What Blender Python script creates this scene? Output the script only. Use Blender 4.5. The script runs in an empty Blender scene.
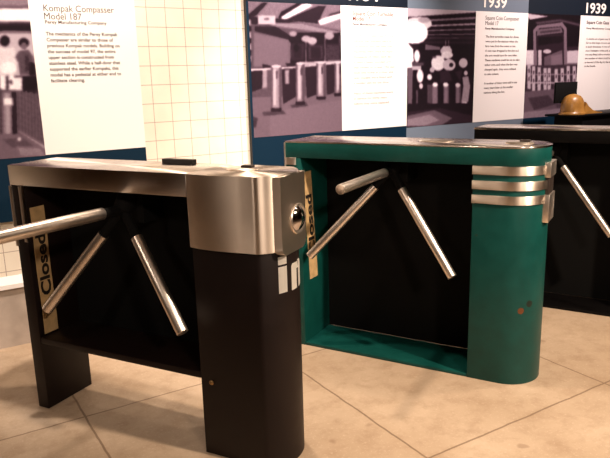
import bpy, bmesh, math, random
import numpy as np
from mathutils import Vector, Matrix
random.seed(4)
sc = bpy.context.scene
COL = sc.collection
PI = math.pi

# ------------------------------------------------------------------ materials
def new_mat(name):
    m = bpy.data.materials.new(name); m.use_nodes = True
    nt = m.node_tree; b = nt.nodes['Principled BSDF']
    return m, nt, b
def N(nt, t, **kw):
    n = nt.nodes.new(t)
    for k, v in kw.items(): setattr(n, k, v)
    return n
def mth(nt, op, a, b=None, c=None):
    n = N(nt, 'ShaderNodeMath', operation=op)
    for i, v in enumerate((a, b, c)):
        if v is None: continue
        if isinstance(v, (int, float)): n.inputs[i].default_value = v
        else: nt.links.new(v, n.inputs[i])
    return n.outputs[0]
def noise(nt, vec, scale, detail=4, rough=.55):
    n = N(nt, 'ShaderNodeTexNoise'); n.inputs['Scale'].default_value = scale
    n.inputs['Detail'].default_value = detail; n.inputs['Roughness'].default_value = rough
    nt.links.new(vec, n.inputs['Vector']); return n.outputs['Fac']
def ramp(nt, fac, stops):
    r = N(nt, 'ShaderNodeValToRGB'); cr = r.color_ramp
    while len(cr.elements) < len(stops): cr.elements.new(.5)
    for e, (p, c) in zip(cr.elements, stops): e.position = p; e.color = (*c, 1)
    nt.links.new(fac, r.inputs[0]); return r.outputs[0]
def mixc(nt, fac, a, b):
    n = N(nt, 'ShaderNodeMix', data_type='RGBA')
    for sock, v in ((n.inputs[0], fac), (n.inputs[6], a), (n.inputs[7], b)):
        if isinstance(v, (int, float)): sock.default_value = v
        elif isinstance(v, tuple): sock.default_value = (*v, 1)
        else: nt.links.new(v, sock)
    return n.outputs[2]
def obj_vec(nt):
    return N(nt, 'ShaderNodeTexCoord').outputs['Object']
def mapped(nt, scale):
    mp = N(nt, 'ShaderNodeMapping'); mp.inputs['Scale'].default_value = scale
    nt.links.new(obj_vec(nt), mp.inputs['Vector']); return mp.outputs[0]
def bump(nt, b, h, strength, dist=.002):
    n = N(nt, 'ShaderNodeBump'); n.inputs['Strength'].default_value = strength; n.inputs['Distance'].default_value = dist
    nt.links.new(h, n.inputs['Height']); nt.links.new(n.outputs[0], b.inputs['Normal'])

def plain(name, col, rough=.5, metal=0., var=.0, scale=30):
    m, nt, b = new_mat(name)
    b.inputs['Roughness'].default_value = rough; b.inputs['Metallic'].default_value = metal
    if var:
        f = noise(nt, obj_vec(nt), scale)
        lo = tuple(c*(1-var) for c in col); hi = tuple(min(1, c*(1+var)) for c in col)
        nt.links.new(ramp(nt, f, [(.3, lo), (.7, hi)]), b.inputs['Base Color'])
    else: b.inputs['Base Color'].default_value = (*col, 1)
    return m
def brushed(name, col, rough, stretch):
    m, nt, b = new_mat(name)
    b.inputs['Metallic'].default_value = 1
    f = noise(nt, mapped(nt, stretch), 1, 3)
    g = noise(nt, obj_vec(nt), 9, 3)
    nt.links.new(ramp(nt, g, [(.3, tuple(c*.9 for c in col)), (.7, col)]), b.inputs['Base Color'])
    r = mth(nt, 'MULTIPLY_ADD', f, .06, rough-.03); nt.links.new(r, b.inputs['Roughness'])
    if stretch[2] > stretch[0]:        # fine lengthwise scratches: light spreads up and down more than sideways
        tg = N(nt, 'ShaderNodeTangent', direction_type='RADIAL', axis='Z'); nt.links.new(tg.outputs[0], b.inputs['Tangent'])
        b.inputs['Anisotropic'].default_value = .95; b.inputs['Anisotropic Rotation'].default_value = .25
    else: bump(nt, b, f, .12, .001)
    return m
STEEL_V = brushed('brushed_steel_upright', (.84, .73, .63), .52, (5, 5, 420))
STEEL_H = brushed('brushed_steel_lengthwise', (.72, .63, .56), .24, (5, 420, 420))
CHROME = plain('satin_chrome', (.86, .76, .67), .36, 1, .06, 60)
def painted(name, col, rough, wear, wear_amt, spots=()):
    m, nt, b = new_mat(name)
    v = obj_vec(nt)
    f = noise(nt, v, 14, 5); c = ramp(nt, f, [(.3, tuple(x*.82 for x in col)), (.7, tuple(x*1.12 for x in col))])
    w = noise(nt, v, 38, 6, .7)
    wf = ramp(nt, w, [(wear_amt, (0, 0, 0)), (wear_amt+.05, (1, 1, 1))])
    c = mixc(nt, wf, c, wear)
    for (p, r, sc_col) in spots:
        d = N(nt, 'ShaderNodeVectorMath', operation='DISTANCE'); nt.links.new(v, d.inputs[0]); d.inputs[1].default_value = p
        dd = mth(nt, 'MULTIPLY_ADD', w, .010, d.outputs['Value'])
        s = mth(nt, 'LESS_THAN', dd, r+.005)
        c = mixc(nt, s, c, sc_col)
    b.inputs['Specular IOR Level'].default_value = .28
    nt.links.new(c, b.inputs['Base Color'])
    nt.links.new(mth(nt, 'MULTIPLY_ADD', f, .2, rough-.1), b.inputs['Roughness'])
    bump(nt, b, noise(nt, v, 160, 2), .06, .001)
    return m
GREEN = painted('teal_green_enamel', (.0030, .060, .051), .42, (.02, .06, .045), .74,
                [((1.122, .026, .338), .014, (.13, .045, .015)), ((1.152, .050, .366), .015, (.012, .02, .014)),
                 ((1.085, -.0, .935), .020, (.02, .035, .022)), ((.93, 0, .655), .006, (.02, .05, .035))])
BLACK = painted('black_brown_enamel', (.0075, .0026, .0019), .52, (.02, .009, .006), .80)
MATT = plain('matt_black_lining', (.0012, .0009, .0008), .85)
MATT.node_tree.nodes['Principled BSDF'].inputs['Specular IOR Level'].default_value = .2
JET = painted('black_enamel', (.002, .0014, .0014), .55, (.005, .008, .008), .82)
SIGN = plain('aged_tan_card', (.60, .40, .19), .6, 0, .22, 22)
INK = plain('black_print', (.012, .008, .006), .6)
CARD = plain('white_card', (.84, .79, .76), .55)
NAVY = plain('deep_blue_panel_face', (.0008, .015, .034), .6)
SLATE = plain('slate_grey_panel_face', (.14, .17, .215), .6)
DARKB = plain('blue_black_panel_face', (.006, .010, .018), .6)
EDGE = plain('shaded_panel_edge', (.02, .014, .012), .6)  # board sides coloured near black to stand in for their shade
for m_ in (NAVY, SLATE, DARKB): m_.node_tree.nodes['Principled BSDF'].inputs['Specular IOR Level'].default_value = .15
TEXT = plain('brown_black_print', (.05, .025, .023), .6)
RUST = plain('faded_orange_print', (.22, .05, .025), .6)
WHITE = plain('off_white_vinyl', (.90, .85, .77), .5)
BRASS = plain('tan_varnished_wood', (.36, .17, .035), .35, 0, .25, 14)
BOLT = plain('worn_brass', (.45, .28, .12), .4, 1)
DARKMETAL = plain('dark_cast_metal', (.006, .005, .004), .5)
MIRROR = plain('polished_steel_bowl', (.55, .5, .48), .08, 1)
SLOT = plain('dark_slot', (.03, .02, .016), .45)
CEIL = plain('dim_ceiling', (.30, .24, .20), .9)
DIM = plain('brown_far_wall', (.16, .085, .045), .8)
BASEC = plain('grey_concrete_curb', (.38, .31, .26), .85, 0, .15, 9)

def tile_mat():
    m, nt, b = new_mat('cream_glazed_tile')
    v = obj_vec(nt); s = N(nt, 'ShaderNodeSeparateXYZ'); nt.links.new(v, s.inputs[0])
    def line(o, off, pitch, w):
        t = mth(nt, 'DIVIDE', mth(nt, 'SUBTRACT', o, off), pitch)
        f = mth(nt, 'ABSOLUTE', mth(nt, 'SUBTRACT', mth(nt, 'FRACT', t), .5))
        return mth(nt, 'GREATER_THAN', f, .5 - w/pitch/2)
    g = mth(nt, 'MAXIMUM', line(s.outputs['X'], 1.204, .1055, .0036), line(s.outputs['Z'], 1.71, .1012, .0036))
    f = noise(nt, v, 6)
    c = ramp(nt, f, [(.3, (.78, .69, .57)), (.7, (.84, .76, .64))])
    nt.links.new(mixc(nt, g, c, (.40, .30, .25)), b.inputs['Base Color'])
    nt.links.new(mth(nt, 'MULTIPLY_ADD', g, .5, .28), b.inputs['Roughness'])
    return m
TILE = tile_mat()
JET.node_tree.nodes['Principled BSDF'].inputs['Specular IOR Level'].default_value = .12
def floor_mat():
    m, nt, b = new_mat('tan_terrazzo_slabs')
    v = obj_vec(nt); s = N(nt, 'ShaderNodeSeparateXYZ'); nt.links.new(v, s.inputs[0])
    wob = mth(nt, 'MULTIPLY_ADD', noise(nt, v, 7, 3), .014, -.007)
    X = mth(nt, 'ADD', s.outputs['X'], wob); Y = mth(nt, 'ADD', s.outputs['Y'], wob)
    j = None
    for o, ps in ((X, (-1.5, -.5, .478, 1.42, 2.435, 3.43, 4.43)), (Y, (-.5, .52, 1.528, 2.53))):
        for p in ps:
            d = mth(nt, 'LESS_THAN', mth(nt, 'ABSOLUTE', mth(nt, 'SUBTRACT', o, p)), .0042)
            j = d if j is None else mth(nt, 'MAXIMUM', j, d)
    big = noise(nt, v, 2.2, 5); fine = noise(nt, v, 85, 3, .7); mid = noise(nt, v, 11, 5, .65)
    c = ramp(nt, big, [(.3, (.41, .29, .19)), (.7, (.58, .44, .315))])
    c = mixc(nt, mth(nt, 'MULTIPLY', ramp(nt, mid, [(.46, (0, 0, 0)), (.70, (1, 1, 1))]), .55), c, (.34, .225, .14))
    c = mixc(nt, mth(nt, 'MULTIPLY', ramp(nt, fine, [(.56, (0, 0, 0)), (.68, (1, 1, 1))]), .35), c, (.70, .56, .42))
    blot = noise(nt, v, 5.3, 2)
    c = mixc(nt, mth(nt, 'MULTIPLY', ramp(nt, blot, [(.70, (0, 0, 0)), (.73, (1, 1, 1))]), .5), c, (.25, .15, .09))
    chips = N(nt, 'ShaderNodeTexVoronoi'); chips.inputs['Scale'].default_value = 3.1; nt.links.new(v, chips.inputs['Vector'])
    c = mixc(nt, mth(nt, 'MULTIPLY', mth(nt, 'LESS_THAN', chips.outputs['Distance'], .045), .8), c, (.14, .085, .05))
    c = mixc(nt, mth(nt, 'MULTIPLY', j, .75), c, (.17, .10, .055))
    nt.links.new(c, b.inputs['Base Color'])
    nt.links.new(mth(nt, 'MULTIPLY_ADD', mid, .25, .42), b.inputs['Roughness'])
    bump(nt, b, fine, .05, .002)
    return m
FLOOR = floor_mat()
def print_mat():
    m, nt, b = new_mat('monochrome_photo_print')
    a = N(nt, 'ShaderNodeAttribute', attribute_name='tone')
    g = noise(nt, obj_vec(nt), 60, 4, .8)
    f = mth(nt, 'ADD', a.outputs['Fac'], mth(nt, 'MULTIPLY_ADD', g, .13, -.065))
    c = ramp(nt, f, [(.04, (.0015, .0004, .001)), (.3, (.022, .010, .017)), (.6, (.155, .100, .130)), (.85, (.46, .37, .42)), (1., (.88, .80, .82))])
    nt.links.new(c, b.inputs['Base Color']); b.inputs['Roughness'].default_value = .75; b.inputs['Specular IOR Level'].default_value = .12
    return m
PRINT = print_mat()

# ------------------------------------------------------------------ mesh helpers
def obj(name, bm, mat, parent=None, smooth=False):
    me = bpy.data.meshes.new(name)
    bmesh.ops.recalc_face_normals(bm, faces=bm.faces[:])
    bm.to_mesh(me); bm.free()
    for m in (mat if isinstance(mat, (list, tuple)) else [mat]): me.materials.append(m)
    o = bpy.data.objects.new(name, me); COL.objects.link(o)
    if parent: o.parent = parent
    if smooth:
        for p in me.polygons: p.use_smooth = True
    return o
def smooth_angle(o, deg=35):
    me = o.data; bm = bmesh.new(); bm.from_mesh(me)
    for f in bm.faces: f.smooth = True
    for e in bm.edges:
        e.smooth = not (len(e.link_faces) != 2 or e.calc_face_angle(0) > math.radians(deg))
    bm.to_mesh(me); bm.free(); return o
def bev(bm, w, seg=2, deg=40):
    es = [e for e in bm.edges if len(e.link_faces) == 2 and e.calc_face_angle(0) > math.radians(deg)]
    bmesh.ops.bevel(bm, geom=es, offset=w, segments=seg, profile=.5, affect='EDGES', clamp_overlap=True)
def prism(bm, pts, z0, z1):
    lo = [bm.verts.new((x, y, z0)) for x, y in pts]; hi = [bm.verts.new((x, y, z1)) for x, y in pts]
    n = len(pts)
    bm.faces.new(lo[::-1]); bm.faces.new(hi)
    for i in range(n): bm.faces.new((lo[i], lo[(i+1) % n], hi[(i+1) % n], hi[i]))
def box(bm, x0, x1, y0, y1, z0, z1):
    prism(bm, [(x0, y0), (x1, y0), (x1, y1), (x0, y1)], z0, z1)
def dshape(u0, uc, v0, v1, n=28, rf=0.):
    r = (v1-v0)/2; vc = (v0+v1)/2
    pts = []
    if rf:
        pts += [(u0+rf-rf*math.sin(a), v0+rf-rf*math.cos(a)) for a in [PI/2*(1-i/5) for i in range(6)]]
    else: pts += [(u0, v0)]
    pts += [(uc+r*math.cos(a), vc+r*math.sin(a)) for a in [-PI/2+PI*i/n for i in range(n+1)]]
    pts += [(u0, v1)]
    return pts
def bullnose(u0, uc, v0, v1, sag, n=28, rc=.010, rf=0.):
    """flat sides, then a softened corner into a shallow bow"""
    h = (v1-v0)/2; vc = (v0+v1)/2; R = (h*h+sag*sag)/(2*sag); c = uc+sag-R; a1 = math.asin(h/R)
    arc = [(c+R*math.cos(a), vc+R*math.sin(a)) for a in [-a1+2*a1*i/n for i in range(n+1)]]
    def soften(p, q, r):               # corner p between the straight side and arc point q
        d = Vector((q[0]-p[0], q[1]-p[1])).normalized()*rc
        a = Vector((p[0]-rc, p[1])); b = Vector(p)+d; m = Vector(p)
        return [tuple((1-t)**2*a + 2*t*(1-t)*m + t*t*b) for t in (0, .2, .4, .6, .8, 1)]
    pts = [(u0+rf-rf*math.sin(a), v0+rf-rf*math.cos(a)) for a in [PI/2*(1-i/5) for i in range(6)]] if rf else [(u0, v0)]
    k = max(1, int(rc/(R*2*a1/n))+1)
    return pts + soften(arc[0], arc[k], rc) + arc[k+1:-k-1] + soften(arc[-1], arc[-1-k], rc)[::-1] + [(u0, v1)]
def P(name, pts_or_box, mat, parent, z=None, b=.003):
    bm = bmesh.new()
    if z is None: box(bm, *pts_or_box)
    else: prism(bm, pts_or_box, *z)
    bmesh.ops.recalc_face_normals(bm, faces=bm.faces[:])
    if b: bev(bm, b)
    return smooth_angle(obj(name, bm, mat, parent))
def tube(bm, a, b, r0, r1=None, n=24, round_end=0.):
    a, b = Vector(a), Vector(b); d = (b-a); L = d.length; q = d.to_track_quat('Z', 'Y')
    r1 = r0 if r1 is None else r1
    prof = [(0, r0), (L, r1)]
    if round_end: prof = [(0, r0), (L-round_end, r1), (L-round_end*.35, r1-round_end*.3), (L, r1-round_end)]
    rings = []
    for z, r in prof:
        rings.append([bm.verts.new(a + q @ Vector((r*math.cos(2*PI*i/n), r*math.sin(2*PI*i/n), z))) for i in range(n)])
    for s, t in zip(rings, rings[1:]):
        for i in range(n): bm.faces.new((s[i], s[(i+1) % n], t[(i+1) % n], t[i]))
    bm.faces.new(rings[0][::-1]); bm.faces.new(rings[-1])
def lathe(bm, prof, n=28, mat=Matrix()):
    rings = []
    for r, z in prof:
        if r < 1e-6: rings.append([bm.verts.new(mat @ Vector((0, 0, z)))])
        else: rings.append([bm.verts.new(mat @ Vector((r*math.cos(2*PI*i/n), r*math.sin(2*PI*i/n), z))) for i in range(n)])
    for s, t in zip(rings, rings[1:]):
        for i in range(n):
            j = (i+1) % n
            if len(s) == 1 and len(t) == 1: continue
            if len(s) == 1: bm.faces.new((s[0], t[j], t[i]))
            elif len(t) == 1: bm.faces.new((s[i], s[j], t[0]))
            else: bm.faces.new((s[i], s[j], t[j], t[i]))
def thing(name, label, cat, loc=(0, 0, 0), rz=0., group=None):
    o = bpy.data.objects.new(name, None); COL.objects.link(o); o.empty_display_size = .1
    o.location = loc; o.rotation_euler = (0, 0, rz); o['label'] = label; o['category'] = cat
    if group: o['group'] = group
    return o
def struct(o): o['kind'] = 'structure'; return o
def text_bm(lines, size, line_h, bold=0., thick=.0006, align='LEFT'):
    """lines of writing as one mesh in the XY plane, first baseline at y = 0; thick sheet along +Z"""
    bm = bmesh.new()
    for i, s in enumerate(lines):
        if not s: continue
        cu = bpy.data.curves.new('writing', 'FONT'); cu.body = s; cu.size = size; cu.offset = bold; cu.align_x = align
        cu.extrude = thick/2; cu.resolution_u = 3
        to = bpy.data.objects.new('writing', cu); COL.objects.link(to)
        bpy.context.view_layer.update()
        me = bpy.data.meshes.new_from_object(to.evaluated_get(bpy.context.evaluated_depsgraph_get()))
        n0 = len(bm.verts); bm.from_mesh(me); bm.verts.ensure_lookup_table()
        for v in bm.verts[n0:]: v.co += Vector((0, -i*line_h, thick/2))
        bpy.data.objects.remove(to); bpy.data.curves.remove(cu); bpy.data.meshes.remove(me)
    return bm
def fit_width(bm, w):
    xs = [v.co.x for v in bm.verts]; s = w/(max(xs)-min(xs)); x0 = min(xs)
    for v in bm.verts: v.co.x = (v.co.x-x0)*s
def fit_height(bm, y0, y1):
    ys = [v.co.y for v in bm.verts]; a, b = min(ys), max(ys)
    for v in bm.verts: v.co.y = y0 + (v.co.y-a)/(b-a)*(y1-y0)
def place(bm, M):
    bmesh.ops.transform(bm, matrix=M, verts=bm.verts[:])

# ------------------------------------------------------------------ the room
YW = 3.523
def room():
    bm = bmesh.new(); box(bm, -3.2, 8, -6, YW+.2, -.1, 0); struct(obj('floor', bm, FLOOR))
    bm = bmesh.new(); box(bm, -3.2, 8, -6, YW+.2, 3.0, 3.1); struct(obj('ceiling', bm, CEIL))
    bm = bmesh.new(); box(bm, -3.2, 8, YW, YW+.2, 0, 3.0); struct(obj('wall_back', bm, TILE))
    bm = bmesh.new(); box(bm, -3.4, -3.2, -6, YW+.2, 0, 3.0); struct(obj('wall_left', bm, DIM))
    bm = bmesh.new(); box(bm, 8, 8.2, -6, YW+.2, 0, 3.0); struct(obj('wall_right', bm, DIM))
    bm = bmesh.new(); box(bm, -3.2, 8, -6.2, -6, 0, 3.0); struct(obj('wall_front', bm, DIM))
    # curb at the foot of the tiled wall with a projecting white ledge
    bm = bmesh.new(); box(bm, -3.2, 8, YW-.03, YW, 0, .325); struct(obj('baseboard_back', bm, BASEC))
    bm = bmesh.new()
    prof = [(YW, .315), (YW-.052, .315), (YW-.052, .338), (YW-.03, .352), (YW, .37)]
    a = [bm.verts.new((-3.2, y, z)) for y, z in prof]; b = [bm.verts.new((8, y, z)) for y, z in prof]
    bm.faces.new(a); bm.faces.new(b[::-1])
    for i in range(5): bm.faces.new((a[i], a[(i+1) % 5], b[(i+1) % 5], b[i]))
    struct(obj('trim_1', bm, CARD))
room()

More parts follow.
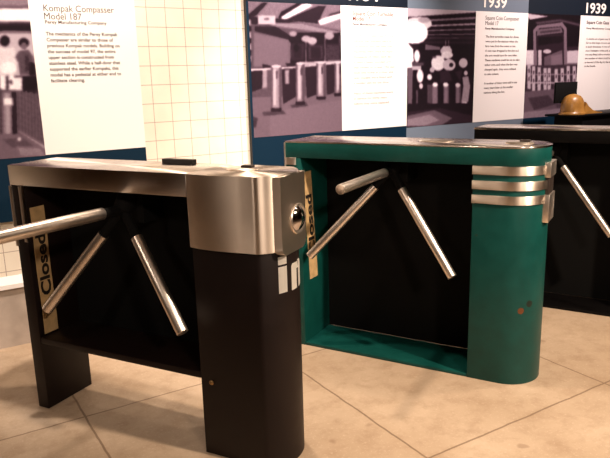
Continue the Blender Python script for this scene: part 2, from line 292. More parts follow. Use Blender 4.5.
# ------------------------------------------------------------------ exhibit panels on the tiled wall
ART = {
'A': [(0.86,[(0.267,0.844),(1.126,0.894),(1.022,-0.08),(0.138,0.004)]),(0.62,[(0.267,0.844),(1.033,0.889),(1.014,0.714),(0.243,0.69)]),(0.42,[(0.245,0.698),(0.992,0.722),(0.99,0.711),(0.243,0.688)]),(0.97,[(0.243,0.686),(0.99,0.709),(0.984,0.653),(0.235,0.637)]),(0.12,[(0.235,0.633),(0.988,0.648),(0.983,0.606),(0.229,0.596)]),(0.3,[(0.235,0.633),(0.988,0.648),(0.986,0.634),(0.233,0.62)]),(0.6,[(0.229,0.596),(0.983,0.606),(0.981,0.592),(0.227,0.583)]),(0.82,[(0.227,0.583),(1.0,0.592),(0.978,0.397),(0.201,0.413)]),(0.88,[(0.692,0.462),(0.683,0.431),(0.665,0.406),(0.643,0.392),(0.621,0.392),(0.603,0.407),(0.593,0.432),(0.592,0.463),(0.601,0.494),(0.618,0.519),(0.64,0.533),(0.662,0.533),(0.68,0.519),(0.691,0.494)]),(0.15,[(0.674,0.553),(0.67,0.541),(0.663,0.532),(0.654,0.526),(0.645,0.526),(0.637,0.532),(0.633,0.541),(0.632,0.553),(0.636,0.564),(0.643,0.573),(0.652,0.579),(0.661,0.579),(0.669,0.574),(0.673,0.564)]),(0.9,[(0.759,0.517),(0.812,0.531),(0.874,0.526),(0.881,0.47),(0.868,0.404),(0.753,0.406)]),(0.13,[(0.858,0.558),(0.854,0.547),(0.847,0.539),(0.838,0.534),(0.828,0.534),(0.819,0.538),(0.814,0.547),(0.814,0.558),(0.817,0.569),(0.824,0.578),(0.834,0.583),(0.843,0.583),(0.852,0.578),(0.857,0.569)]),(0.97,[(0.872,0.432),(0.867,0.42),(0.856,0.411),(0.841,0.405),(0.825,0.406),(0.811,0.411),(0.803,0.421),(0.801,0.433),(0.806,0.445),(0.817,0.455),(0.831,0.46),(0.847,0.46),(0.861,0.455),(0.87,0.445)]),(0.4,[(0.873,0.484),(0.895,0.512),(0.936,0.517),(0.955,0.484),(0.96,0.402),(0.886,0.399),(0.884,0.461)]),(0.3,[(0.915,0.489),(0.934,0.498),(0.934,0.422),(0.91,0.413)]),(0.14,[(0.943,0.55),(0.94,0.539),(0.932,0.531),(0.922,0.527),(0.912,0.527),(0.903,0.531),(0.897,0.539),(0.896,0.549),(0.899,0.559),(0.907,0.568),(0.917,0.572),(0.927,0.572),(0.936,0.568),(0.942,0.56)]),(0.5,[(0.931,0.535),(0.929,0.528),(0.925,0.522),(0.919,0.519),(0.913,0.519),(0.908,0.522),(0.905,0.528),(0.904,0.535),(0.906,0.543),(0.911,0.549),(0.917,0.552),(0.923,0.552),(0.928,0.549),(0.931,0.543)]),(0.12,[(0.939,0.46),(0.961,0.45),(0.959,0.393),(0.927,0.398)]),(0.12,[(0.2,0.408),(0.964,0.393),(0.958,0.306),(0.19,0.341)]),(0.96,[(0.792,0.401),(0.823,0.4),(0.814,0.32),(0.783,0.321)]),(0.96,[(0.832,0.4),(0.859,0.4),(0.851,0.329),(0.824,0.329)]),(0.95,[(0.858,0.39),(0.894,0.389),(0.886,0.323),(0.85,0.324)]),(0.4,[(0.834,0.377),(0.847,0.376),(0.845,0.357),(0.831,0.358)]),(0.94,[(0.625,0.4),(0.654,0.399),(0.645,0.326),(0.615,0.327)]),(0.42,[(0.195,0.375),(0.855,0.328),(0.958,0.306),(0.965,0.028),(0.162,0.161)]),(0.5,[(0.86,0.328),(0.863,0.327),(0.842,0.116),(0.839,0.116)]),(0.3,[(0.867,0.328),(0.87,0.327),(0.849,0.112),(0.846,0.113)]),(0.5,[(0.874,0.328),(0.878,0.326),(0.856,0.108),(0.853,0.109)]),(0.3,[(0.881,0.328),(0.885,0.326),(0.863,0.105),(0.859,0.105)]),(0.5,[(0.889,0.327),(0.892,0.326),(0.87,0.101),(0.866,0.101)]),(0.3,[(0.896,0.327),(0.899,0.326),(0.877,0.097),(0.873,0.097)]),(0.5,[(0.903,0.327),(0.907,0.325),(0.884,0.093),(0.88,0.093)]),(0.3,[(0.911,0.327),(0.914,0.325),(0.891,0.089),(0.887,0.089)]),(0.5,[(0.918,0.327),(0.921,0.325),(0.898,0.085),(0.894,0.085)]),(0.3,[(0.925,0.326),(0.929,0.325),(0.905,0.081),(0.901,0.081)]),(0.5,[(0.933,0.326),(0.936,0.325),(0.912,0.077),(0.909,0.077)]),(0.3,[(0.94,0.326),(0.944,0.324),(0.919,0.073),(0.916,0.073)]),(0.5,[(0.948,0.326),(0.951,0.324),(0.926,0.069),(0.923,0.069)]),(0.3,[(0.955,0.325),(0.959,0.324),(0.933,0.065),(0.93,0.065)]),(0.5,[(0.962,0.325),(0.966,0.324),(0.94,0.061),(0.937,0.061)]),(0.3,[(0.97,0.325),(0.974,0.323),(0.948,0.057),(0.944,0.057)]),(0.5,[(0.977,0.325),(0.981,0.323),(0.955,0.053),(0.951,0.053)]),(0.3,[(0.985,0.324),(0.989,0.323),(0.962,0.049),(0.959,0.049)]),(0.3,[(0.456,0.35),(0.461,0.35),(0.435,0.143),(0.429,0.144)]),(0.3,[(0.468,0.35),(0.474,0.349),(0.448,0.142),(0.442,0.143)]),(0.3,[(0.481,0.349),(0.487,0.349),(0.46,0.141),(0.455,0.142)]),(0.3,[(0.494,0.349),(0.499,0.349),(0.473,0.141),(0.468,0.141)]),(0.3,[(0.507,0.348),(0.512,0.348),(0.486,0.14),(0.481,0.14)]),(0.3,[(0.519,0.348),(0.525,0.348),(0.499,0.139),(0.493,0.139)]),(0.3,[(0.532,0.348),(0.538,0.347),(0.512,0.138),(0.506,0.138)]),(0.3,[(0.545,0.347),(0.551,0.347),(0.525,0.137),(0.52,0.138)]),(0.3,[(0.558,0.347),(0.564,0.347),(0.538,0.136),(0.533,0.137)]),(0.3,[(0.571,0.346),(0.577,0.346),(0.552,0.135),(0.546,0.136)]),(0.3,[(0.585,0.346),(0.59,0.346),(0.565,0.135),(0.559,0.135)]),(0.3,[(0.598,0.346),(0.604,0.345),(0.578,0.134),(0.572,0.134)]),(0.3,[(0.611,0.345),(0.617,0.345),(0.592,0.133),(0.586,0.133)]),(0.3,[(0.624,0.345),(0.63,0.345),(0.605,0.132),(0.599,0.132)]),(0.3,[(0.638,0.344),(0.644,0.344),(0.619,0.131),(0.613,0.131)]),(0.3,[(0.651,0.344),(0.657,0.344),(0.632,0.13),(0.626,0.13)]),(0.3,[(0.665,0.344),(0.671,0.344),(0.646,0.129),(0.64,0.13)]),(0.3,[(0.678,0.343),(0.684,0.343),(0.66,0.128),(0.654,0.129)]),(0.3,[(0.692,0.343),(0.698,0.343),(0.673,0.127),(0.667,0.128)]),(0.3,[(0.706,0.342),(0.712,0.342),(0.687,0.126),(0.681,0.127)]),(0.3,[(0.719,0.342),(0.725,0.342),(0.701,0.126),(0.695,0.126)]),(0.3,[(0.733,0.342),(0.739,0.341),(0.715,0.125),(0.709,0.125)]),(0.3,[(0.747,0.341),(0.753,0.341),(0.729,0.124),(0.723,0.124)]),(0.3,[(0.761,0.341),(0.767,0.341),(0.743,0.123),(0.737,0.123)]),(0.3,[(0.775,0.34),(0.781,0.34),(0.757,0.122),(0.751,0.122)]),(0.3,[(0.789,0.34),(0.795,0.34),(0.772,0.121),(0.765,0.121)]),(0.2,[(0.836,0.32),(0.858,0.319),(0.836,0.087),(0.813,0.089)]),(0.62,[(0.796,0.321),(0.836,0.32),(0.813,0.089),(0.772,0.092)]),(0.72,[(0.808,0.311),(0.826,0.31),(0.805,0.094),(0.787,0.096)]),(0.95,[(0.797,0.292),(0.837,0.291),(0.838,0.257),(0.797,0.259)]),(0.52,[(0.164,0.17),(0.844,0.116),(0.965,0.028),(1.022,-0.08),(0.135,-0.018)]),(0.68,[(0.841,0.131),(0.855,0.13),(0.968,0.048),(0.965,0.028)]),(0.4,[(0.769,0.097),(0.86,0.1),(0.911,0.052),(0.808,0.05)]),(0.62,[(0.828,0.058),(0.938,0.04),(0.962,-0.003),(0.84,0.008)]),(0.9,[(0.855,0.091),(0.853,0.087),(0.85,0.083),(0.846,0.082),(0.842,0.082),(0.839,0.084),(0.837,0.088),(0.836,0.092),(0.838,0.096),(0.841,0.099),(0.844,0.101),(0.849,0.101),(0.852,0.099),(0.854,0.095)]),(0.35,[(0.504,0.111),(0.673,0.108),(0.709,0.048),(0.537,0.052)])],
'B': [(0.5,[(-0.048,0.837),(0.72,0.871),(0.707,-0.13),(-0.097,-0.066)]),(0.68,[(-0.024,0.811),(0.681,0.839),(0.678,0.624),(-0.032,0.669)]),(0.3,[(-0.011,0.691),(0.003,0.708),(0.09,0.771),(0.13,0.773),(0.048,0.698)]),(0.26,[(0.194,0.691),(0.216,0.725),(0.335,0.78),(0.406,0.777),(0.242,0.686)]),(0.34,[(0.235,0.68),(0.478,0.767),(0.537,0.769),(0.506,0.722),(0.475,0.662)]),(0.34,[(0.475,0.656),(0.565,0.705),(0.679,0.732),(0.68,0.75),(0.566,0.723)]),(0.97,[(0.215,0.697),(0.224,0.68),(0.262,0.687),(0.435,0.766),(0.413,0.78),(0.363,0.775)]),(0.97,[(0.472,0.68),(0.49,0.656),(0.527,0.663),(0.679,0.708),(0.679,0.738),(0.565,0.711)]),(0.32,[(-0.03,0.696),(0.214,0.686),(0.678,0.618),(0.677,0.599),(-0.032,0.658)]),(0.72,[(0.085,0.66),(0.346,0.665),(0.678,0.612),(0.677,0.593),(0.172,0.642)]),(0.86,[(0.061,0.699),(0.177,0.702),(0.175,0.654),(0.058,0.651)]),(0.6,[(0.1,0.688),(0.133,0.689),(0.133,0.675),(0.099,0.675)]),(0.28,[(0.038,0.637),(0.178,0.639),(0.273,0.589),(0.272,0.566),(0.037,0.615)]),(0.62,[(0.03,0.604),(0.261,0.566),(0.259,0.414),(0.02,0.4)]),(0.24,[(0.266,0.606),(0.678,0.612),(0.675,0.415),(0.26,0.42)]),(0.4,[(0.278,0.543),(0.37,0.543),(0.367,0.449),(0.275,0.449)]),(0.3,[(0.299,0.531),(0.349,0.531),(0.346,0.461),(0.296,0.461)]),(0.42,[(0.399,0.537),(0.509,0.538),(0.507,0.448),(0.396,0.448)]),(0.3,[(0.42,0.52),(0.487,0.52),(0.485,0.46),(0.419,0.46)]),(0.42,[(0.532,0.544),(0.638,0.544),(0.636,0.446),(0.53,0.447)]),(0.2,[(0.334,0.52),(0.331,0.509),(0.325,0.501),(0.316,0.497),(0.307,0.497),(0.299,0.501),(0.293,0.509),(0.291,0.52),(0.294,0.53),(0.3,0.538),(0.309,0.542),(0.318,0.542),(0.326,0.538),(0.332,0.53)]),(0.6,[(0.264,0.554),(0.275,0.554),(0.27,0.426),(0.26,0.426)]),(0.55,[(0.379,0.579),(0.389,0.579),(0.385,0.437),(0.374,0.437)]),(0.55,[(0.518,0.58),(0.529,0.58),(0.526,0.435),(0.514,0.435)]),(0.75,[(0.322,0.601),(0.319,0.594),(0.311,0.588),(0.3,0.584),(0.287,0.584),(0.276,0.587),(0.269,0.593),(0.266,0.601),(0.269,0.608),(0.277,0.614),(0.289,0.618),(0.301,0.618),(0.312,0.615),(0.32,0.609)]),(0.78,[(0.422,0.573),(0.418,0.564),(0.408,0.557),(0.393,0.553),(0.377,0.553),(0.363,0.557),(0.353,0.564),(0.35,0.572),(0.354,0.581),(0.364,0.589),(0.378,0.593),(0.394,0.593),(0.409,0.589),(0.419,0.582)]),(0.8,[(0.465,0.561),(0.461,0.551),(0.451,0.543),(0.436,0.538),(0.42,0.538),(0.406,0.543),(0.396,0.551),(0.393,0.561),(0.396,0.571),(0.407,0.58),(0.421,0.584),(0.438,0.584),(0.452,0.58),(0.462,0.572)]),(0.76,[(0.593,0.592),(0.589,0.582),(0.578,0.573),(0.563,0.569),(0.546,0.569),(0.532,0.573),(0.521,0.581),(0.518,0.592),(0.522,0.602),(0.532,0.61),(0.547,0.615),(0.564,0.615),(0.579,0.611),(0.589,0.603)]),(0.45,[(0.685,0.569),(0.681,0.55),(0.673,0.535),(0.66,0.527),(0.646,0.527),(0.634,0.535),(0.626,0.55),(0.623,0.569),(0.626,0.587),(0.635,0.602),(0.648,0.61),(0.661,0.61),(0.674,0.602),(0.682,0.587)]),(0.8,[(-0.009,0.675),(0.014,0.675),(0.012,0.642),(-0.01,0.642)]),(0.28,[(-0.01,0.642),(0.012,0.642),(0.011,0.609),(-0.012,0.609)]),(0.8,[(-0.012,0.609),(0.011,0.609),(0.009,0.575),(-0.014,0.575)]),(0.28,[(-0.014,0.575),(0.009,0.575),(0.007,0.542),(-0.016,0.542)]),(0.8,[(-0.016,0.542),(0.007,0.542),(0.006,0.508),(-0.017,0.508)]),(0.28,[(-0.017,0.508),(0.006,0.508),(0.004,0.474),(-0.019,0.474)]),(0.8,[(-0.019,0.474),(0.004,0.474),(0.002,0.44),(-0.021,0.441)]),(0.28,[(-0.021,0.441),(0.002,0.44),(0.0,0.406),(-0.023,0.407)]),(0.8,[(0.338,0.437),(0.675,0.446),(0.675,0.403),(0.338,0.413)]),(0.5,[(-0.071,0.413),(0.714,0.421),(0.711,0.194),(-0.081,0.225)]),(0.6,[(-0.08,0.237),(0.712,0.232),(0.708,-0.097),(-0.095,-0.037)]),(0.64,[(0.116,0.146),(0.711,0.207),(0.708,-0.097),(0.108,-0.052)]),(0.3,[(-0.006,0.406),(0.08,0.405),(0.068,0.29),(-0.006,0.269)]),(0.34,[(0.21,0.403),(0.316,0.414),(0.31,0.234),(0.209,0.19)]),(0.32,[(0.374,0.413),(0.462,0.424),(0.457,0.241),(0.382,0.219)]),(0.34,[(0.529,0.423),(0.59,0.429),(0.586,0.249),(0.532,0.232)]),(0.75,[(0.076,0.394),(0.107,0.393),(0.102,0.289),(0.071,0.289)]),(0.75,[(0.23,0.391),(0.258,0.391),(0.255,0.308),(0.227,0.309)]),(0.28,[(0.075,0.428),(0.135,0.416),(0.134,0.404),(0.086,0.393)]),(0.28,[(0.232,0.432),(0.309,0.426),(0.309,0.414),(0.252,0.409)]),(0.45,[(0.062,0.149),(0.207,0.154),(0.228,0.129),(0.074,0.125)]),(0.44,[(0.258,0.182),(0.374,0.195),(0.388,0.17),(0.272,0.163)]),(0.95,[(-0.026,0.4),(0.337,0.412),(0.337,0.403),(-0.027,0.388)]),(0.9,[(0.337,0.412),(0.675,0.44),(0.675,0.428),(0.337,0.404)]),(0.5,[(0.135,0.416),(0.207,0.415),(0.196,0.148),(0.123,0.152)]),(0.74,[(0.145,0.416),(0.19,0.415),(0.18,0.167),(0.134,0.169)]),(0.85,[(0.151,0.398),(0.168,0.398),(0.159,0.186),(0.142,0.187)]),(0.3,[(0.124,0.17),(0.197,0.166),(0.196,0.148),(0.123,0.152)]),(0.9,[(0.207,0.412),(0.203,0.408),(0.193,0.405),(0.178,0.404),(0.162,0.404),(0.148,0.406),(0.138,0.409),(0.135,0.413),(0.138,0.417),(0.148,0.42),(0.163,0.421),(0.179,0.421),(0.193,0.419),(0.203,0.416)]),(0.4,[(0.168,0.386),(0.178,0.386),(0.176,0.345),(0.166,0.345)]),(0.5,[(0.306,0.431),(0.371,0.431),(0.363,0.18),(0.297,0.183)]),(0.74,[(0.317,0.431),(0.352,0.431),(0.345,0.199),(0.309,0.201)]),(0.85,[(0.323,0.414),(0.341,0.413),(0.335,0.218),(0.317,0.219)]),(0.3,[(0.298,0.201),(0.363,0.199),(0.363,0.18),(0.297,0.183)]),(0.9,[(0.37,0.428),(0.367,0.424),(0.358,0.421),(0.345,0.419),(0.331,0.42),(0.318,0.421),(0.309,0.425),(0.306,0.429),(0.309,0.432),(0.318,0.435),(0.331,0.437),(0.345,0.437),(0.358,0.435),(0.367,0.432)]),(0.4,[(0.341,0.401),(0.352,0.401),(0.35,0.359),(0.339,0.36)]),(0.5,[(0.455,0.436),(0.526,0.435),(0.52,0.205),(0.449,0.208)]),(0.74,[(0.466,0.436),(0.507,0.435),(0.502,0.224),(0.46,0.226)]),(0.85,[(0.473,0.418),(0.491,0.417),(0.487,0.243),(0.468,0.244)]),(0.3,[(0.449,0.226),(0.521,0.223),(0.52,0.205),(0.449,0.208)]),(0.9,[(0.526,0.432),(0.522,0.428),(0.512,0.425),(0.498,0.424),(0.482,0.424),(0.468,0.426),(0.458,0.429),(0.455,0.433),(0.458,0.437),(0.468,0.44),(0.482,0.441),(0.498,0.441),(0.512,0.439),(0.522,0.436)]),(0.4,[(0.491,0.405),(0.502,0.405),(0.501,0.363),(0.49,0.363)]),(0.5,[(0.59,0.435),(0.644,0.434),(0.64,0.222),(0.586,0.224)]),(0.74,[(0.602,0.435),(0.625,0.434),(0.621,0.242),(0.598,0.243)]),(0.85,[(0.609,0.416),(0.628,0.416),(0.625,0.261),(0.606,0.261)]),(0.3,[(0.586,0.243),(0.641,0.241),(0.64,0.222),(0.586,0.224)]),(0.9,[(0.644,0.431),(0.641,0.427),(0.634,0.424),(0.623,0.422),(0.611,0.422),(0.6,0.424),(0.593,0.428),(0.59,0.432),(0.593,0.436),(0.6,0.439),(0.611,0.44),(0.623,0.44),(0.634,0.438),(0.641,0.435)]),(0.4,[(0.628,0.403),(0.64,0.403),(0.639,0.36),(0.627,0.36)]),(0.42,[(-0.02,0.135),(0.033,0.115),(0.016,0.057),(-0.023,0.071)])],
'C': [(0.13,[(-0.065,0.839),(0.675,0.866),(0.723,-0.099),(-0.057,-0.047)]),(0.82,[(-0.065,0.839),(0.675,0.866),(0.68,0.777),(-0.064,0.726)]),(0.1,[(-0.064,0.726),(0.68,0.781),(0.681,0.753),(-0.064,0.705)]),(0.62,[(-0.064,0.705),(0.681,0.753),(0.682,0.736),(-0.064,0.693)]),(0.12,[(-0.064,0.693),(0.682,0.736),(0.683,0.709),(-0.064,0.672)]),(0.78,[(-0.064,0.672),(0.683,0.709),(0.684,0.695),(-0.064,0.662)]),(0.12,[(-0.064,0.662),(0.684,0.695),(0.685,0.671),(-0.063,0.644)]),(0.6,[(-0.063,0.644),(0.685,0.671),(0.686,0.66),(-0.063,0.636)]),(0.15,[(-0.063,0.636),(0.686,0.66),(0.687,0.636),(-0.063,0.618)]),(0.55,[(-0.063,0.618),(0.687,0.636),(0.687,0.627),(-0.063,0.612)]),(0.15,[(-0.063,0.612),(0.687,0.627),(0.688,0.608),(-0.063,0.598)]),(0.5,[(-0.063,0.598),(0.688,0.608),(0.689,0.601),(-0.063,0.593)]),(0.15,[(-0.063,0.593),(0.689,0.601),(0.69,0.573),(-0.063,0.572)]),(0.4,[(-0.063,0.572),(0.69,0.573),(0.69,0.566),(-0.063,0.567)]),(0.12,[(-0.063,0.567),(0.69,0.566),(0.694,0.495),(-0.062,0.515)]),(0.5,[(0.159,0.56),(0.299,0.541),(0.299,0.52),(0.16,0.52)]),(0.9,[(0.22,0.693),(0.208,0.673),(0.173,0.656),(0.122,0.647),(0.067,0.646),(0.017,0.654),(-0.017,0.669),(-0.029,0.688),(-0.018,0.708),(0.016,0.724),(0.065,0.734),(0.121,0.735),(0.171,0.728),(0.207,0.713)]),(1,[(0.185,0.633),(0.175,0.601),(0.145,0.576),(0.102,0.562),(0.054,0.562),(0.011,0.575),(-0.018,0.6),(-0.029,0.63),(-0.019,0.661),(0.01,0.686),(0.052,0.701),(0.099,0.702),(0.143,0.689),(0.173,0.664)]),(1,[(-0.028,0.585),(0.051,0.566),(0.063,0.401),(-0.026,0.389)]),(0.75,[(0.201,0.719),(0.196,0.71),(0.181,0.703),(0.159,0.699),(0.135,0.698),(0.114,0.702),(0.099,0.708),(0.093,0.716),(0.098,0.725),(0.113,0.732),(0.135,0.736),(0.159,0.737),(0.18,0.734),(0.196,0.727)]),(0.2,[(0.007,0.566),(0.114,0.547),(0.061,0.52)]),(0.95,[(0.115,0.481),(0.113,0.462),(0.106,0.447),(0.095,0.439),(0.083,0.439),(0.072,0.447),(0.064,0.462),(0.061,0.481),(0.064,0.5),(0.071,0.514),(0.082,0.523),(0.094,0.523),(0.105,0.514),(0.112,0.499)]),(0.4,[(0.044,0.441),(0.153,0.44),(0.153,0.414),(0.045,0.415)]),(0.8,[(0.414,0.513),(0.409,0.499),(0.393,0.487),(0.37,0.48),(0.345,0.48),(0.321,0.487),(0.305,0.499),(0.299,0.514),(0.305,0.528),(0.32,0.54),(0.343,0.547),(0.368,0.547),(0.391,0.54),(0.408,0.528)]),(0.85,[(0.327,0.547),(0.393,0.548),(0.415,0.479),(0.31,0.48)]),(0.5,[(0.344,0.588),(0.354,0.588),(0.355,0.541),(0.346,0.541)]),(0.5,[(0.373,0.588),(0.383,0.588),(0.384,0.541),(0.374,0.541)]),(0.9,[(0.425,0.486),(0.419,0.474),(0.403,0.465),(0.38,0.459),(0.355,0.46),(0.332,0.465),(0.316,0.475),(0.31,0.486),(0.315,0.498),(0.33,0.508),(0.353,0.513),(0.379,0.513),(0.402,0.507),(0.418,0.498)]),(0.92,[(0.349,0.432),(0.343,0.408),(0.325,0.389),(0.299,0.379),(0.27,0.379),(0.243,0.39),(0.224,0.409),(0.217,0.433),(0.223,0.456),(0.241,0.475),(0.267,0.485),(0.296,0.485),(0.323,0.475),(0.342,0.455)]),(0.85,[(0.451,0.417),(0.446,0.399),(0.429,0.384),(0.404,0.377),(0.376,0.377),(0.35,0.386),(0.332,0.4),(0.326,0.418),(0.331,0.436),(0.348,0.45),(0.373,0.458),(0.401,0.458),(0.426,0.449),(0.444,0.435)]),(0.15,[(0.427,0.417),(0.425,0.411),(0.42,0.406),(0.412,0.404),(0.404,0.404),(0.396,0.407),(0.39,0.411),(0.388,0.417),(0.39,0.423),(0.395,0.428),(0.403,0.431),(0.411,0.431),(0.419,0.428),(0.425,0.423)]),(0.85,[(0.57,0.429),(0.566,0.414),(0.554,0.402),(0.536,0.396),(0.516,0.396),(0.498,0.403),(0.485,0.415),(0.48,0.43),(0.484,0.445),(0.496,0.457),(0.514,0.464),(0.533,0.464),(0.552,0.457),(0.565,0.445)]),(0.4,[(0.225,0.48),(0.263,0.48),(0.263,0.466),(0.226,0.467)]),(0.5,[(0.0,0.402),(0.054,0.402),(0.049,0.132),(0.013,0.107)]),(0.8,[(0.045,0.415),(0.126,0.414),(0.126,0.387),(0.045,0.388)]),(0.95,[(0.15,0.346),(0.147,0.326),(0.139,0.309),(0.126,0.301),(0.112,0.301),(0.099,0.31),(0.09,0.327),(0.086,0.348),(0.089,0.368),(0.097,0.384),(0.11,0.393),(0.124,0.393),(0.137,0.383),(0.146,0.367)]),(0.9,[(0.147,0.279),(0.145,0.27),(0.14,0.263),(0.133,0.259),(0.125,0.259),(0.117,0.263),(0.112,0.271),(0.11,0.28),(0.112,0.288),(0.117,0.295),(0.124,0.299),(0.132,0.299),(0.14,0.295),(0.145,0.287)]),(0.95,[(0.23,0.338),(0.228,0.328),(0.221,0.321),(0.212,0.317),(0.201,0.317),(0.191,0.322),(0.184,0.329),(0.181,0.339),(0.184,0.348),(0.19,0.356),(0.2,0.36),(0.211,0.359),(0.22,0.355),(0.227,0.347)]),(0.8,[(0.251,0.385),(0.249,0.376),(0.243,0.369),(0.233,0.366),(0.223,0.366),(0.214,0.37),(0.207,0.377),(0.205,0.386),(0.207,0.395),(0.213,0.402),(0.222,0.405),(0.232,0.405),(0.242,0.401),(0.249,0.394)]),(0.45,[(0.083,0.253),(0.101,0.253),(0.103,0.157),(0.085,0.158)]),(0.3,[(0.303,0.371),(0.38,0.383),(0.421,0.313),(0.306,0.295)]),(0.3,[(0.448,0.368),(0.517,0.381),(0.5,0.297)]),(0.4,[(0.183,0.291),(0.287,0.288),(0.291,0.149),(0.187,0.154)]),(0.62,[(0.235,0.276),(0.278,0.275),(0.281,0.15),(0.238,0.151)]),(0.42,[(0.335,0.287),(0.393,0.286),(0.397,0.145),(0.339,0.147)]),(0.62,[(0.345,0.273),(0.378,0.272),(0.382,0.145),(0.348,0.147)]),(0.4,[(0.451,0.284),(0.511,0.282),(0.516,0.147),(0.456,0.149)]),(0.6,[(0.462,0.27),(0.491,0.269),(0.496,0.148),(0.466,0.149)]),(0.97,[(0.285,0.285),(0.283,0.278),(0.275,0.272),(0.265,0.269),(0.253,0.27),(0.242,0.273),(0.235,0.279),(0.232,0.286),(0.235,0.293),(0.242,0.299),(0.252,0.302),(0.264,0.302),(0.275,0.298),(0.282,0.292)]),(0.95,[(0.386,0.282),(0.383,0.275),(0.376,0.269),(0.365,0.267),(0.353,0.267),(0.342,0.27),(0.335,0.276),(0.332,0.284),(0.334,0.291),(0.341,0.296),(0.352,0.299),(0.364,0.299),(0.375,0.296),(0.383,0.29)]),(0.9,[(0.502,0.276),(0.5,0.268),(0.493,0.263),(0.483,0.26),(0.471,0.26),(0.461,0.264),(0.453,0.27),(0.451,0.277),(0.453,0.284),(0.46,0.29),(0.47,0.293),(0.481,0.293),(0.492,0.289),(0.499,0.283)]),(0.85,[(0.573,0.359),(0.571,0.351),(0.566,0.345),(0.558,0.341),(0.549,0.341),(0.541,0.345),(0.535,0.352),(0.533,0.36),(0.534,0.367),(0.54,0.374),(0.547,0.377),(0.556,0.377),(0.565,0.373),(0.57,0.367)]),(0.7,[(0.519,0.332),(0.579,0.338),(0.602,0.266),(0.587,0.151),(0.516,0.154),(0.531,0.268)]),(0.95,[(0.577,0.144),(0.574,0.141),(0.566,0.138),(0.554,0.137),(0.54,0.138),(0.528,0.14),(0.519,0.143),(0.516,0.147),(0.519,0.151),(0.527,0.153),(0.539,0.154),(0.553,0.154),(0.565,0.152),(0.574,0.148)]),(0.14,[(-0.059,0.164),(0.711,0.139),(0.723,-0.099),(-0.057,-0.047)]),(0.3,[(0.004,0.107),(0.311,0.12),(0.653,0.046),(0.657,-0.028),(0.005,-0.003)]),(0.5,[(0.004,0.08),(0.254,0.109),(0.43,0.043),(0.314,-0.007),(0.005,0.011)]),(0.66,[(0.005,0.059),(0.216,0.083),(0.313,0.035),(0.162,0.002),(0.005,0.011)])],
